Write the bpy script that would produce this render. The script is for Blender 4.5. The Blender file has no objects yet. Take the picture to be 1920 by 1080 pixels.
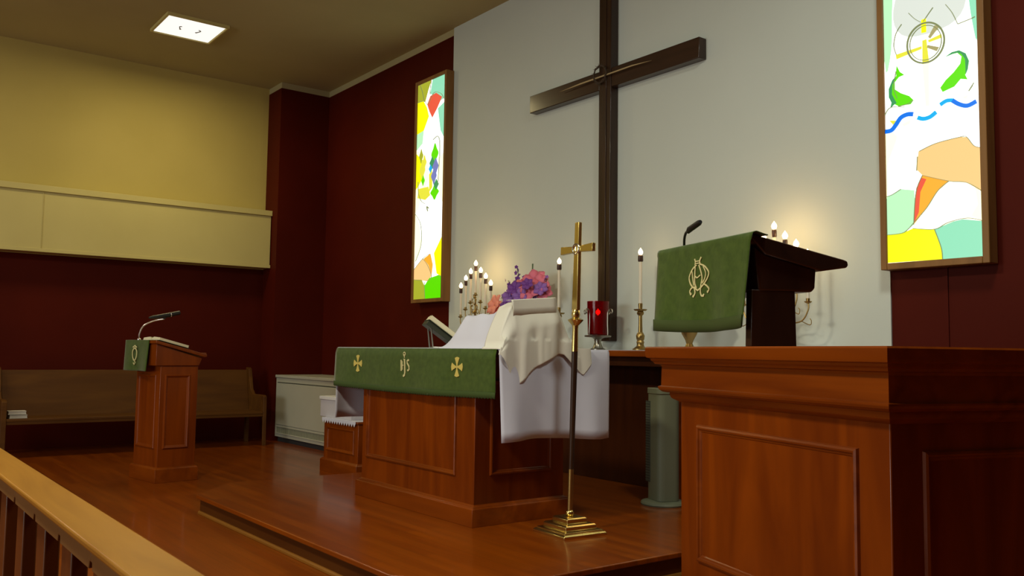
import bpy, bmesh, math, random
from math import sin, cos, pi, radians as R
from mathutils import Vector, Matrix

S = bpy.context.scene
COL = S.collection
random.seed(5)

# ------------------------------------------------------------------ camera
H = 1.15
yaw, pitch, roll = .91863, .0733, .01338
fwd = Vector((-sin(yaw)*cos(pitch), cos(yaw)*cos(pitch), sin(pitch)))
rt = Vector((cos(yaw), sin(yaw), 0)); up = rt.cross(fwd)
r2 = rt*cos(roll)+up*sin(roll); u2 = -rt*sin(roll)+up*cos(roll)
cd = bpy.data.cameras.new('camera'); cam = bpy.data.objects.new('camera', cd); COL.objects.link(cam)
M = Matrix((r2, u2, -fwd)).transposed().to_4x4(); M.translation = (0, 0, H)
cam.matrix_world = M
cd.sensor_width = 36; cd.lens = 36*1658.74/1920; cd.clip_start = .02
S.camera = cam

# ------------------------------------------------------------------ world, exposure
w = bpy.data.worlds.new('world'); S.world = w; w.use_nodes = True
w.node_tree.nodes['Background'].inputs[0].default_value = (.5, .5, .45, 1)
w.node_tree.nodes['Background'].inputs[1].default_value = .01
S.view_settings.view_transform = 'Standard'; S.view_settings.look = 'None'
S.view_settings.gamma = 1; S.view_settings.use_curve_mapping = False
S.view_settings.exposure = 0.0

# ------------------------------------------------------------------ large lights (nave windows and nave lamps, far behind the camera)
def area(name, loc, rot, sx, sy, power, color):
    l = bpy.data.lights.new(name, 'AREA'); l.shape = 'RECTANGLE'; l.size = sx; l.size_y = sy
    l.energy = power; l.color = color
    o = bpy.data.objects.new(name, l); COL.objects.link(o); o.location = loc; o.rotation_euler = rot
    return o
area('nave_window_light', (-4.6, -8.8, 2.3), (R(90), 0, 0), 6.5, 2.2, 300, (.93, 1.0, .97))
area('chancel_lamp_light', (-9.6, 2.88, 4.53), (0, 0, 0), .58, .58, 34, (1, .84, .42))
area('chancel_lamp_light', (-1.45, 2.88, 4.58), (0, 0, 0), .58, .58, 66, (.98, 1, .90))
area('nave_lamp_light', (-9.6, -1.0, 4.58), (0, 0, 0), .58, .58, 34, (1, .90, .66))
area('nave_lamp_light', (-3.4, -.7, 4.58), (0, 0, 0), .58, .58, 185, (1, .92, .70))

# ------------------------------------------------------------------ materials
def mat(name, col, rough=.5, metal=0., spec=.5, **k):
    m = bpy.data.materials.new(name); m.use_nodes = True
    nt = m.node_tree; b = nt.nodes['Principled BSDF']
    b.inputs['Base Color'].default_value = (*col, 1); b.inputs['Roughness'].default_value = rough
    b.inputs['Metallic'].default_value = metal; b.inputs['Specular IOR Level'].default_value = spec
    for a, v in k.items():
        b.inputs[a.replace('_', ' ')].default_value = v
    return m
def N(m, t, **k):
    n = m.node_tree.nodes.new(t)
    for a, v in k.items(): setattr(n, a, v)
    return n
def noise_col(m, c1, c2, scale=(1, 1, 1), ns=5., detail=4., dist=0., bump=0., lo=.3, hi=.7, coord='Object'):
    nt = m.node_tree; L = nt.links.new; b = nt.nodes['Principled BSDF']
    tc = N(m, 'ShaderNodeTexCoord'); mp = N(m, 'ShaderNodeMapping'); mp.inputs['Scale'].default_value = scale
    no = N(m, 'ShaderNodeTexNoise'); no.inputs['Scale'].default_value = ns
    no.inputs['Detail'].default_value = detail; no.inputs['Distortion'].default_value = dist
    cr = N(m, 'ShaderNodeValToRGB')
    cr.color_ramp.elements[0].position = lo; cr.color_ramp.elements[1].position = hi
    cr.color_ramp.elements[0].color = (*c1, 1); cr.color_ramp.elements[1].color = (*c2, 1)
    L(tc.outputs[coord], mp.inputs[0]); L(mp.outputs[0], no.inputs[0]); L(no.outputs[0], cr.inputs[0])
    L(cr.outputs[0], b.inputs['Base Color'])
    if bump:
        bp = N(m, 'ShaderNodeBump'); bp.inputs['Strength'].default_value = bump; bp.inputs['Distance'].default_value = .01
        L(no.outputs[0], bp.inputs['Height']); L(bp.outputs[0], b.inputs['Normal'])
    return m
def wood(name, c1, c2, axis='z', rough=.35, coat=.3, ns=7):
    m = mat(name, c1, rough, 0, .25, Coat_Weight=coat, Coat_Roughness=.15)
    sc = {'z': (1, 1, .12), 'x': (.12, 1, 1), 'y': (1, .12, 1)}[axis]
    return noise_col(m, c1, c2, sc, ns, 6, 1.2)
WOODZ = wood('cherry_upright', (.135, .021, .0002), (.235, .044, .0008), 'z')
WOODX = wood('cherry_long', (.145, .024, .0003), (.250, .050, .001), 'x')
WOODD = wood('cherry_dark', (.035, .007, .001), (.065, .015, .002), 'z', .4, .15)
OAKX = wood('honey_oak', (.25, .105, .009), (.34, .155, .017), 'x', .42, .15, 9)
OAKY = wood('brown_oak', (.075, .024, .0012), (.115, .042, .003), 'y', .6, .0)
WALN = wood('walnut', (.024, .011, .006), (.045, .020, .010), 'z', .3, .4)
WALNX = wood('walnut_long', (.024, .011, .006), (.045, .020, .010), 'x', .3, .4)
FRAMEW = wood('lightbox_wood', (.20, .095, .025), (.29, .14, .04), 'z', .5, .1)
MAROON = noise_col(mat('maroon_paint', (.09, .01, .004), .6, 0, .10), (.060, .0040, .0006), (.078, .0058, .0008), ns=1.2)
CREAM = noise_col(mat('cream_paint', (.6, .52, .3), .7, 0, .2), (.50, .40, .120), (.57, .46, .145), ns=.9)
CREAM2 = noise_col(mat('cream_trim_paint', (.6, .54, .34), .6, 0, .25), (.56, .48, .19), (.62, .54, .22), ns=1.1)
GREY = noise_col(mat('pale_grey_paint', (.6, .62, .56), .75, 0, .2), (.57, .62, .56), (.61, .66, .60), ns=.7)
CEIL = noise_col(mat('ceiling_paint', (.4, .37, .27), .85, 0, .1), (.40, .35, .18), (.46, .40, .21), ns=.8)
BRASS = mat('brass', (.72, .56, .20), .25, 1.)
BRASSD = mat('aged_brass', (.42, .29, .10), .38, 1.)
BLACK = mat('black_plastic', (.012, .013, .014), .4)
STEEL = mat('brushed_steel', (.62, .56, .55), .3, 1.)
PEWTER = mat('pewter', (.36, .34, .28), .35, 1.)
GREENC = noise_col(mat('green_brocade', (.06, .11, .03), .8, 0, .15, Sheen_Weight=.3), (.037, .074, .004), (.058, .104, .009), ns=30, bump=.15)
GREENF = mat('green_fringe', (.036, .066, .008), .9)
GOLD = mat('gold_thread', (.75, .62, .16), .5, .2)
PGOLD = mat('pale_gold_thread', (.74, .68, .34), .6, .1)
LINEN = noise_col(mat('blue_lit_linen', (.8, .8, .84), .8, 0, .1), (.60, .62, .73), (.66, .67, .77), ns=2)  # white cloth, with the bluish window light mixed into its colour
CLOTHC = noise_col(mat('cream_linen', (.8, .78, .68), .8, 0, .1), (.74, .73, .63), (.80, .79, .70), ns=2)
WAX = mat('candle_wax', (.80, .74, .60), .4, 0, .4, Subsurface_Weight=.1)
DARKF = mat('dark_candle_follower', (.05, .022, .015), .4)
PAGE = mat('book_pages', (.80, .74, .50), .7)
BOOKC = mat('dark_green_book_cover', (.03, .035, .018), .5)
WHITEM = noise_col(mat('enamelled_metal', (.5, .48, .4), .4, 0, .4), (.44, .43, .34), (.49, .48, .38), ns=1.5)
FANG = mat('grey_green_plastic', (.17, .19, .12), .5)
FAND = mat('dark_grille', (.05, .06, .05), .5)
RED = mat('red_glass', (.34, .003, .005), .08, 0, .5, Transmission_Weight=.75, IOR=1.3)
PINK = mat('pink_petal', (.78, .20, .30), .6, 0, .3); PINK2 = mat('coral_petal', (.95, .33, .24), .6, 0, .3)
PURP = mat('purple_petal', (.20, .06, .34), .6, 0, .3); LEAFM = mat('dark_leaf', (.05, .11, .04), .6)
PURP2 = mat('violet_petal', (.30, .14, .50), .6, 0, .3)
STRAW = mat('pale_straw', (.42, .32, .16), .5); THORN = mat('thorn_brown', (.05, .03, .015), .7)
def emis(name, col, st, base=None):
    m = mat(name, base or col, .3)
    b = m.node_tree.nodes['Principled BSDF']
    b.inputs['Emission Color'].default_value = (*col, 1); b.inputs['Emission Strength'].default_value = st
    return m
FLAME = emis('candle_flame', (1, .72, .36), 16)
DIFF = emis('lamp_diffuser', (.98, .98, .93), .95)
DIFFM = mat('diffuser_mark', (.25, .25, .25), .6)
LEAD = mat('leading', (.20, .20, .08), .6)

# glossy plank floor
FLOORM = mat('polished_boards', (.2, .06, .01), .30, 0, .35, Coat_Weight=.35, Coat_Roughness=.10)
def floor_nodes(m):
    nt = m.node_tree; L = nt.links.new; b = nt.nodes['Principled BSDF']
    tc = N(m, 'ShaderNodeTexCoord')
    br = N(m, 'ShaderNodeTexBrick'); br.inputs['Scale'].default_value = 1.0
    br.inputs['Brick Width'].default_value = 1.1; br.inputs['Row Height'].default_value = .075
    br.inputs['Mortar Size'].default_value = .0012; br.inputs['Bias'].default_value = 0
    br.inputs['Color1'].default_value = (.210, .040, .0003, 1); br.inputs['Color2'].default_value = (.270, .058, .0006, 1)
    br.inputs['Mortar'].default_value = (.13, .032, .002, 1)
    mp = N(m, 'ShaderNodeMapping'); mp.inputs['Scale'].default_value = (.25, 3, 1)
    no = N(m, 'ShaderNodeTexNoise'); no.inputs['Scale'].default_value = 6; no.inputs['Detail'].default_value = 5
    mx = N(m, 'ShaderNodeMix', data_type='RGBA', blend_type='MULTIPLY'); mx.inputs[0].default_value = .6
    cr = N(m, 'ShaderNodeValToRGB'); cr.color_ramp.elements[0].color = (.6, .55, .5, 1); cr.color_ramp.elements[1].color = (1.15, 1.1, 1.0, 1)
    cr.color_ramp.elements[0].position = .3; cr.color_ramp.elements[1].position = .7
    L(tc.outputs['Object'], br.inputs[0]); L(tc.outputs['Object'], mp.inputs[0]); L(mp.outputs[0], no.inputs[0])
    L(no.outputs[0], cr.inputs[0]); L(br.outputs[0], mx.inputs[6]); L(cr.outputs[0], mx.inputs[7])
    L(mx.outputs[2], b.inputs['Base Color'])
    n2 = N(m, 'ShaderNodeTexNoise'); n2.inputs['Scale'].default_value = 2.5
    bp = N(m, 'ShaderNodeBump'); bp.inputs['Strength'].default_value = .06; bp.inputs['Distance'].default_value = .02
    L(tc.outputs['Object'], n2.inputs[0]); L(n2.outputs[0], bp.inputs['Height']); L(bp.outputs[0], b.inputs['Normal'])
floor_nodes(FLOORM)

# ------------------------------------------------------------------ mesh helpers
class MB:
    def __init__(s): s.v = []; s.f = []; s.mi = []
    def add(s, vs, fs, mi=0):
        o = len(s.v); s.v += [tuple(p) for p in vs]; s.f += [tuple(i+o for i in f) for f in fs]; s.mi += [mi]*len(fs); return s
    def box(s, x0, x1, y0, y1, z0, z1, mi=0):
        return s.add([(x0,y0,z0),(x1,y0,z0),(x1,y1,z0),(x0,y1,z0),(x0,y0,z1),(x1,y0,z1),(x1,y1,z1),(x0,y1,z1)],
                     [(0,3,2,1),(4,5,6,7),(0,1,5,4),(1,2,6,5),(2,3,7,6),(3,0,4,7)], mi)
    def prism(s, pts, a0, a1, axis='z', mi=0):       # pts 2-D outline extruded along axis
        f = {'z': lambda p, a: (p[0], p[1], a), 'x': lambda p, a: (a, p[0], p[1]), 'y': lambda p, a: (p[0], a, p[1])}[axis]
        n = len(pts)
        return s.add([f(p, a0) for p in pts]+[f(p, a1) for p in pts],
                     [tuple(range(n))[::-1], tuple(range(n, 2*n))]+[(i, (i+1) % n, (i+1) % n+n, i+n) for i in range(n)], mi)
    def lathe(s, prof, c=(0, 0, 0), n=24, mi=0):     # prof: (r, z)
        vs = []; fs = []; k = len(prof)
        for r, z in prof:
            for i in range(n):
                a = 2*pi*i/n; vs.append((c[0]+r*cos(a), c[1]+r*sin(a), c[2]+z))
        for j in range(k-1):
            for i in range(n):
                fs.append((j*n+i, j*n+(i+1) % n, (j+1)*n+(i+1) % n, (j+1)*n+i))
        fs.append(tuple(range(n))[::-1]); fs.append(tuple(range((k-1)*n, k*n)))
        return s.add(vs, fs, mi)
    def sqlathe(s, prof, x0, x1, y0, y1, mi=0, cap=True):      # prof: (outset, z) round a rectangle
        vs = []; fs = []
        for o, z in prof: vs += [(x0-o,y0-o,z),(x1+o,y0-o,z),(x1+o,y1+o,z),(x0-o,y1+o,z)]
        for j in range(len(prof)-1):
            for i in range(4): fs.append((j*4+i, j*4+(i+1) % 4, (j+1)*4+(i+1) % 4, (j+1)*4+i))
        if cap: fs.append((3, 2, 1, 0)); q = (len(prof)-1)*4; fs.append((q, q+1, q+2, q+3))
        return s.add(vs, fs, mi)
    def tube(s, pts, r, n=10, mi=0, flat=None):
        pts = [Vector(p) for p in pts]; m = len(pts); rs = r if isinstance(r, (list, tuple)) else [r]*m
        vs = []; fs = []; prev = None
        for i, p in enumerate(pts):
            t = (pts[min(i+1, m-1)]-pts[max(i-1, 0)]).normalized()
            if prev is None: a = t.orthogonal().normalized()
            else: a = (prev-t*prev.dot(t)).normalized()
            prev = a; b = t.cross(a)
            for k in range(n):
                an = 2*pi*k/n; vs.append(p+(a*cos(an)+b*sin(an))*rs[i])
        for j in range(m-1):
            for k in range(n): fs.append((j*n+k, j*n+(k+1) % n, (j+1)*n+(k+1) % n, (j+1)*n+k))
        fs.append(tuple(range(n))[::-1]); fs.append(tuple(range((m-1)*n, m*n)))
        return s.add(vs, fs, mi)
    def torus(s, c, R0, r, nrm=(0, 0, 1), n=24, k=8, mi=0, arc=(0, 2*pi)):
        z = Vector(nrm).normalized(); a = z.orthogonal().normalized(); b = z.cross(a); c = Vector(c)
        full = abs(arc[1]-arc[0]-2*pi) < 1e-6
        pts = [c+(a*cos(arc[0]+(arc[1]-arc[0])*i/n)+b*sin(arc[0]+(arc[1]-arc[0])*i/n))*R0 for i in range(n+1)]
        return s.tube(pts, r, k, mi)
    def ball(s, c, r, n=14, k=8, mi=0, sz=1.):
        prof = [(r*sin(pi*i/k)+1e-5, -r*sz*cos(pi*i/k)) for i in range(k+1)]
        return s.lathe(prof, c, n, mi)
    def ring(s, a0, a1, b0, b1, prof, f, mi=0):      # mitred moulding round a rectangle on a face; f(a, b, out) -> point
        vs = []; fs = []; k = len(prof)
        for o, h in prof: vs += [f(a0+o, b0+o, h), f(a1-o, b0+o, h), f(a1-o, b1-o, h), f(a0+o, b1-o, h)]
        for j in range(k-1):
            for i in range(4): fs.append((j*4+i, j*4+(i+1) % 4, (j+1)*4+(i+1) % 4, (j+1)*4+i))
        for i in range(4): fs.append((i, (k-1)*4+i, (k-1)*4+(i+1) % 4, (i+1) % 4))
        return s.add(vs, fs, mi)
    def ribbon(s, pts, w, f, h0=0, h1=.003, closed=False, mi=0):   # flat embroidered band; pts 2-D, f(a, b, out)
        P = [Vector(p) for p in pts]; m = len(P); vs = []; fs = []
        ws = w if isinstance(w, (list, tuple)) else [w]*m
        for i in range(m):
            if closed: t = P[(i+1) % m]-P[i-1]
            else: t = P[min(i+1, m-1)]-P[max(i-1, 0)]
            t = t.normalized(); nn = Vector((-t.y, t.x))*ws[i]/2
            a = P[i]+nn; b = P[i]-nn
            vs += [f(a.x, a.y, h0), f(b.x, b.y, h0), f(b.x, b.y, h1), f(a.x, a.y, h1)]
        for i in range(m if closed else m-1):
            j = (i+1) % m
            for k in range(4): fs.append((i*4+k, i*4+(k+1) % 4, j*4+(k+1) % 4, j*4+k))
        if not closed: fs += [(3, 2, 1, 0), ((m-1)*4, (m-1)*4+1, (m-1)*4+2, (m-1)*4+3)]
        return s.add(vs, fs, mi)
    def plate(s, pts, f, h0, h1, mi=0):
        n = len(pts)
        return s.add([f(p[0], p[1], h0) for p in pts]+[f(p[0], p[1], h1) for p in pts],
                     [tuple(range(n))[::-1], tuple(range(n, 2*n))]+[(i, (i+1) % n, (i+1) % n+n, i+n) for i in range(n)], mi)
    def grid(s, fn, nu, nv, mi=0):
        vs = [fn(i/nu, j/nv) for j in range(nv+1) for i in range(nu+1)]
        return s.add(vs, [(j*(nu+1)+i, j*(nu+1)+i+1, (j+1)*(nu+1)+i+1, (j+1)*(nu+1)+i) for j in range(nv) for i in range(nu)], mi)
    def build(s, name, m, parent=None, bevel=0, smooth=True, ang=35, solid=0, fix=True):
        me = bpy.data.meshes.new(name); me.from_pydata(s.v, [], s.f)
        for mm in (m if isinstance(m, (list, tuple)) else [m]): me.materials.append(mm)
        me.polygons.foreach_set('material_index', s.mi)
        if fix:
            bm = bmesh.new(); bm.from_mesh(me); bmesh.ops.recalc_face_normals(bm, faces=bm.faces); bm.to_mesh(me); bm.free()
        if smooth: me.shade_smooth(); me.set_sharp_from_angle(angle=R(ang))
        o = bpy.data.objects.new(name, me); COL.objects.link(o)
        if parent: o.parent = parent
        if solid:
            q = o.modifiers.new('solid', 'SOLIDIFY'); q.thickness = solid; q.offset = 0
        if bevel:
            q = o.modifiers.new('bevel', 'BEVEL'); q.width = bevel; q.segments = 2; q.limit_method = 'ANGLE'; q.angle_limit = R(40)
            q.harden_normals = False
        return o
def tag(o, label, cat, group=None):
    o['label'] = label; o['category'] = cat
    if group: o['group'] = group
    return o
def thing(name, label, cat, loc=(0, 0, 0), rz=0, group=None):
    o = bpy.data.objects.new(name, None); COL.objects.link(o); o.location = loc; o.rotation_euler = (0, 0, rz)
    o.empty_display_size = .1
    return tag(o, label, cat, group)
def struct(o): o['kind'] = 'structure'; return o
def smooth_pts(P, n=6, closed=False):                # Catmull-Rom
    P = [Vector(p) for p in P]; m = len(P); out = []
    rng = range(m) if closed else range(m-1)
    for i in rng:
        if closed: a, b, c, d = P[i-1], P[i], P[(i+1) % m], P[(i+2) % m]
        else: a, b, c, d = P[max(i-1, 0)], P[i], P[i+1], P[min(i+2, m-1)]
        for k in range(n):
            t = k/n
            out.append(.5*((2*b)+(c-a)*t+(2*a-5*b+4*c-d)*t*t+(3*b-a-3*c+d)*t*t*t))
    if not closed: out.append(P[-1])
    return out
MOLD = [(0, 0), (.003, .010), (.010, .014), (.016, .012), (.020, .006), (.026, .004), (.030, 0)]

# ================================================================== SETTING
YW = 5.13; ZC = 4.63; XL = -11.24; XP = -10.83; YN = -9.2; XR = 2.2
struct(MB().box(XL-.2, XR+.2, YN-.2, YW+.2, -.2, 0).build('floor', FLOORM, smooth=False))
struct(MB().box(XL-.2, XR+.2, YN-.2, YW+.2, ZC, ZC+.15).build('ceiling', CEIL, smooth=False))
struct(MB().box(XL-.2, XR+.2, YW, YW+.2, 0, ZC-.075, 0).build('wall_back', MAROON, smooth=False))
struct(MB().box(XL-.2, XR+.2, YW-.002, YW+.2, ZC-.075, ZC).build('trim_1', CEIL, smooth=False))
struct(MB().box(-7.79, -2.885, YW-.012, YW, 0, ZC).build('wall_center', GREY, smooth=False))
struct(MB().box(XL-.2, XL, YN-.2, YW, 2.2, ZC).build('wall_left', CREAM, smooth=False))
struct(MB().box(XL-.2, XL, YN-.2, 4.45, 0, 2.2).build('wall_left_lower', MAROON, smooth=False))
struct(MB().box(XL, XP, 4.45, YW, 0, ZC-.075).build('wall_corner', MAROON, smooth=False))
struct(MB().box(XL, XP, 4.452, YW, ZC-.075, ZC).build('trim_2', CEIL, smooth=False))
struct(MB().box(XR, XR+.2, YN-.2, YW, 0, ZC).build('wall_right', MAROON, smooth=False))
struct(MB().box(XL, XR, YN-.2, YN, 0, ZC).build('wall_front', CREAM, smooth=False))
# boxed-out band on the left wall with a ledge on top and a bead along its foot
sf = struct(MB().box(XL, -11.01, -6, 4.44, 2.205, 2.885).build('trim_3', CREAM2, bevel=.003))
struct(MB().box(XL, -10.985, -6, 4.448, 2.885, 2.955).build('trim_4', CREAM2, bevel=.004))
struct(MB().box(-11.01, -11.0, -6, 4.446, 2.205, 2.245).box(-11.01, -11.004, 1.775, 1.781, 2.245, 2.885).build('trim_5', CREAM2, bevel=.002))
# seam batten on the maroon wall right of the light box
struct(MB().box(-2.565, -2.535, YW-.008, YW, 0, ZC-.075).build('trim_6', MAROON, smooth=False))
# chancel platform: nosed edge, chamfered front corners, quarter-round at its foot
ZS = .133
plat = [(-6.32, 2.07), (-3.6, 2.07), (-3.17, 2.45), (-3.17, YW), (-6.75, YW), (-6.75, 2.46)]
def inset(pts, d):
    c = Vector((sum(p[0] for p in pts)/len(pts), 0)); out = []
    n = len(pts)
    for i in range(n):
        a, b, e = Vector(pts[i-1]), Vector(pts[i]), Vector(pts[(i+1) % n])
        t1 = (b-a).normalized(); t2 = (e-b).normalized(); n1 = Vector((-t1.y, t1.x)); n2 = Vector((-t2.y, t2.x))
        k = (n1+n2); k = k/(1+n1.dot(n2)); out.append(tuple(b+k*d))
    return out
ptop = [(p[0], min(p[1], YW)) for p in plat]
pin = [(a, min(b, YW)) for a, b in inset(plat, .028)]
pb = MB().prism(ptop, ZS-.028, ZS)
struct(pb.build('platform_top', FLOORM, bevel=.006))
struct(MB().prism(pin, 0, ZS-.028).build('platform_riser', wood('riser_wood', (.060, .016, .002), (.09, .027, .003), 'x', .4, .1), smooth=False))
qr = MB()
for a, b in zip(pin, pin[1:]+pin[:1]):
    if a[1] >= YW-.03 and b[1] >= YW-.03: continue
    a = Vector((*a, .006)); b = Vector((*b, .006)); qr.tube([a, b], .016, 10)
struct(qr.build('trim_7', wood('bead_wood', (.20, .075, .008), (.27, .11, .015), 'x', .4, .1)))

# ================================================================== LIGHT FITTINGS
def ceiling_light(x, y, label):
    t = thing('ceiling_light', label, 'ceiling light', (x, y, ZC), 0, None)
    MB().ring(-.325, .325, -.325, .325, [(0, 0), (0, .03), (.02, .034), (.03, .02), (.03, 0)], lambda a, b, h: (a, b, -h)).build('frame', CREAM2, t)
    d = MB().box(-.297, .297, -.297, .297, -.024, -.004).build('diffuser', DIFF, t, bevel=.004)
    for sx in (-1, 1):
        mk = MB()
        cx = sx*.0; cy = sx*.09
        pts = [(cx-.05, cy-.005*sx, -.026), (cx+.02, cy+.022*sx, -.026), (cx+.045, cy-.005, -.026)]
        mk.tube(smooth_pts(pts, 5), .006, 6); mk.ball((cx-.05, cy-.005*sx, -.026), .013, 8, 5, 0, .4)
        mk.build('latch_mark', DIFFM, t)
    return t
ceiling_light(-9.6, 2.88, 'square white lit ceiling light panel over the left pew')

# ---- stained glass light boxes
def px2(p): return ((p[0]-1660)/181*.56, (493-(p[1]+.075*(p[0]-1750)))/330)
def z6(p): return px2((1640+p[0]/4.154, p[1]/4.154))
def light_box(x0, label, art):
    x1 = x0+.64; z0, z1 = 1.68, 4.155; y0, y1 = 5.02, YW-.0122
    t = thing('stained_glass_light_box', label, 'stained glass light box', (x0, y1, z0), 0, 'lit stained glass boxes on the chancel wall')
    d = y1-y0
    fr = MB()
    fr.box(0, .04, -d, 0, 0, z1-z0).box(.60, .64, -d, 0, 0, z1-z0).box(.04, .60, -d, 0, 0, .04).box(.04, .60, -d, 0, z1-z0-.04, z1-z0).box(.04, .6, -.02, 0, .04, z1-z0-.04)
    fr.build('frame', FRAMEW, t, bevel=.004)
    # pane and its pieces lie just behind the face of the frame
    f = lambda a, b, h: (.04+a, -d+.014-h, .04+b)
    art(f, t)
    return t
def gl(name, col, st=1.): return emis(name, col, st, tuple(c*.2 for c in col))
G = dict(white=gl('glass_clear', (1, 1, .93), 1.9), pyel=gl('glass_pale_yellow', (1, 1, .62), 1.35), yel=gl('glass_yellow', (.93, .98, .0), 1.0),
         aqua=gl('glass_aqua', (.30, .80, .52), .92), pgreen=gl('glass_pale_green', (.50, .90, .52), 1.), org=gl('glass_peach', (1, .62, .24), .95),
         red=gl('glass_red', (.85, .10, .05), .95), orr=gl('glass_orange', (1, .42, .03), 1.0), blue=gl('glass_blue', (.0, .17, .80), 1.),
         sky=gl('glass_sky', (.0, .42, .85), 1.), green=gl('glass_green', (.12, .80, .0), .9), dgreen=gl('glass_dark_green', (.05, .36, .12), .8),
         olive=gl('glass_olive', (.42, .46, .03), .9), cream=gl('glass_cream', (1, .97, .72), 1.4), lilac=gl('glass_lilac', (.80, .86, .78), .85),
         line=gl('glass_paint_line', (.36, .42, .18), .5), wood=gl('glass_brown', (.52, .47, .20), .7), gold=gl('glass_gold', (.82, .80, .05), .95),
         violet=gl('glass_violet', (.22, .25, .62), .8))
def arts(f, t, bgm, polys, lines):
    names = [bgm]+[p[0] for p in polys if p[0] != bgm]+[l[0] for l in lines]
    names = list(dict.fromkeys(names)); mats = [G[n] for n in names]
    mb = MB(); mb.plate([(0, 0), (.56, 0), (.56, 2.395), (0, 2.395)], f, -.006, 0, 0)
    cl = lambda p: (min(max(p[0], .0005), .5595), min(max(p[1], .0005), 2.3945))
    for i, (n, pts, *r) in enumerate(polys):
        q = smooth_pts(pts, 4, True) if r and r[0] else pts
        mb.plate([cl(p) for p in q], f, .0002, .0008+.0002*i, names.index(n))
    for l in lines:
        if l[0] not in names: names.append(l[0]); mats.append(G[l[0]])
    for i, (n, pts, wd, *r) in enumerate(lines):
        q = smooth_pts(pts, 5, bool(r and r[0]))
        mb.ribbon([cl(p) for p in q], wd, f, .0003, .0068+.0001*i, bool(r and r[0]), names.index(n))
    mb.build('stained_glass', mats, t, smooth=False, fix=False)
def art_right(f, t):
    P = lambda *a: [px2(p) for p in a]; Z = lambda *a: [z6(p) for p in a]
    ps = [('pgreen', [(0, 1.25), (.045, 1.3), (.06, 1.62), (.10, 1.85), (.20, 2.05), (.24, 2.395), (0, 2.395)], 1),
          ('aqua', [(.56, 1.30), (.53, 1.35), (.50, 1.60), (.44, 1.8), (.36, 2.0), (.34, 2.395), (.56, 2.395)], 1),
          ('lilac', [(.06, 1.50), (.12, 1.75), (.20, 1.93), (.29, 1.98), (.38, 1.93), (.46, 1.72), (.50, 1.48), (.40, 1.36), (.15, 1.36)], 1),
          ('yel', P((1658, 499), (1768, 493), (1766, 470), (1754, 434), (1712, 431), (1690, 440), (1658, 443))),
          ('aqua', P((1768, 493), (1845, 487), (1845, 421), (1815, 415), (1780, 422), (1754, 434), (1766, 470))),
          ('pgreen', P((1657, 366), (1672, 362), (1690, 352), (1716, 356), (1717, 390), (1713, 424), (1700, 435), (1690, 440), (1657, 443))),
          ('orr', P((1733, 328), (1783, 343), (1762, 360), (1740, 392), (1713, 424), (1716, 385), (1722, 350))),
          ('red', P((1730, 332), (1740, 336), (1728, 360), (1724, 400), (1713, 424), (1716, 385), (1720, 352))),
          ('cream', P((1783, 343), (1815, 348), (1845, 367), (1845, 421), (1800, 416), (1754, 434), (1712, 427), (1740, 392), (1762, 360))),
          ('pyel', P((1830, 358), (1845, 367), (1845, 421), (1822, 410), (1834, 390))),
          ('org', P((1726, 280), (1760, 268), (1805, 261), (1817, 262), (1830, 280), (1845, 285), (1845, 366), (1815, 348), (1783, 343), (1733, 328), (1721, 315))),
          ('pyel', P((1657, 238), (1682, 243), (1680, 258), (1664, 300), (1664, 350), (1657, 362)), 1),
          ('pyel', P((1667, 210), (1684, 214), (1676, 222))), ('gold', P((1669, 212), (1683, 213), (1677, 221))),
          ('pyel', P((1694, 222), (1712, 215), (1710, 223), (1698, 227))), ('pyel', P((1810, 186), (1822, 182), (1818, 190))),
          ('green', Z((150, 540), (185, 510), (185, 455), (190, 425), (215, 480), (252, 510), (205, 522), (170, 560), (170, 620), (220, 660), (290, 695), (325, 735), (300, 765), (200, 768), (165, 745), (128, 775), (140, 730), (118, 680), (118, 610))),
          ('dgreen', Z((150, 540), (172, 520), (180, 530), (150, 580), (145, 660), (185, 740), (165, 745), (128, 775), (140, 730), (118, 680), (118, 610))),
          ('green', Z((588, 424), (640, 396), (695, 392), (742, 425), (766, 490), (755, 555), (735, 595), (752, 635), (700, 622), (650, 675), (560, 704), (543, 668), (585, 615), (650, 560), (702, 500), (712, 445), (680, 410), (640, 412))),
          ('dgreen', Z((588, 424), (640, 396), (695, 392), (742, 425), (766, 490), (755, 555), (740, 590), (740, 520), (738, 470), (712, 425), (680, 408), (640, 412))),
          ('yel', Z((402, 82), (440, 75), (440, 190), (402, 190))), ('gold', Z((408, 255), (440, 250), (455, 420), (458, 450), (405, 450))),
          ('pyel', Z((405, 450), (458, 450), (452, 800), (425, 800))),
          ('gold', Z((185, 330), (265, 318), (400, 300), (400, 322), (270, 350), (190, 368))), ('wood', Z((455, 235), (510, 150), (548, 165), (470, 250))),
          ('wood', Z((450, 300), (540, 335), (520, 365), (445, 322))), ('gold', Z((455, 262), (560, 232), (565, 262), (460, 280)))]
    a = lambda *q: [z6(p) for p in q]
    circ = [z6((433+150*cos(x*pi/10), 278+165*sin(x*pi/10))) for x in range(20)]
    circ2 = [z6((433+128*cos(x*pi/10), 278+143*sin(x*pi/10))) for x in range(20)]
    ln = [('line', circ, .010, 1), ('line', circ2, .004, 1)]
    bl = lambda n, q, wd: ln.append((n, P(*q), wd))
    bl('blue', ((1658, 233), (1672, 232), (1682, 222), (1692, 209), (1705, 204), (1717, 205)), .026)
    bl('sky', ((1726, 213), (1737, 217), (1750, 215), (1762, 207)), .024)
    bl('sky', ((1770, 194), (1782, 188), (1795, 189)), .022)
    bl('blue', ((1793, 189), (1805, 198), (1820, 203), (1836, 197)), .024)
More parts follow.
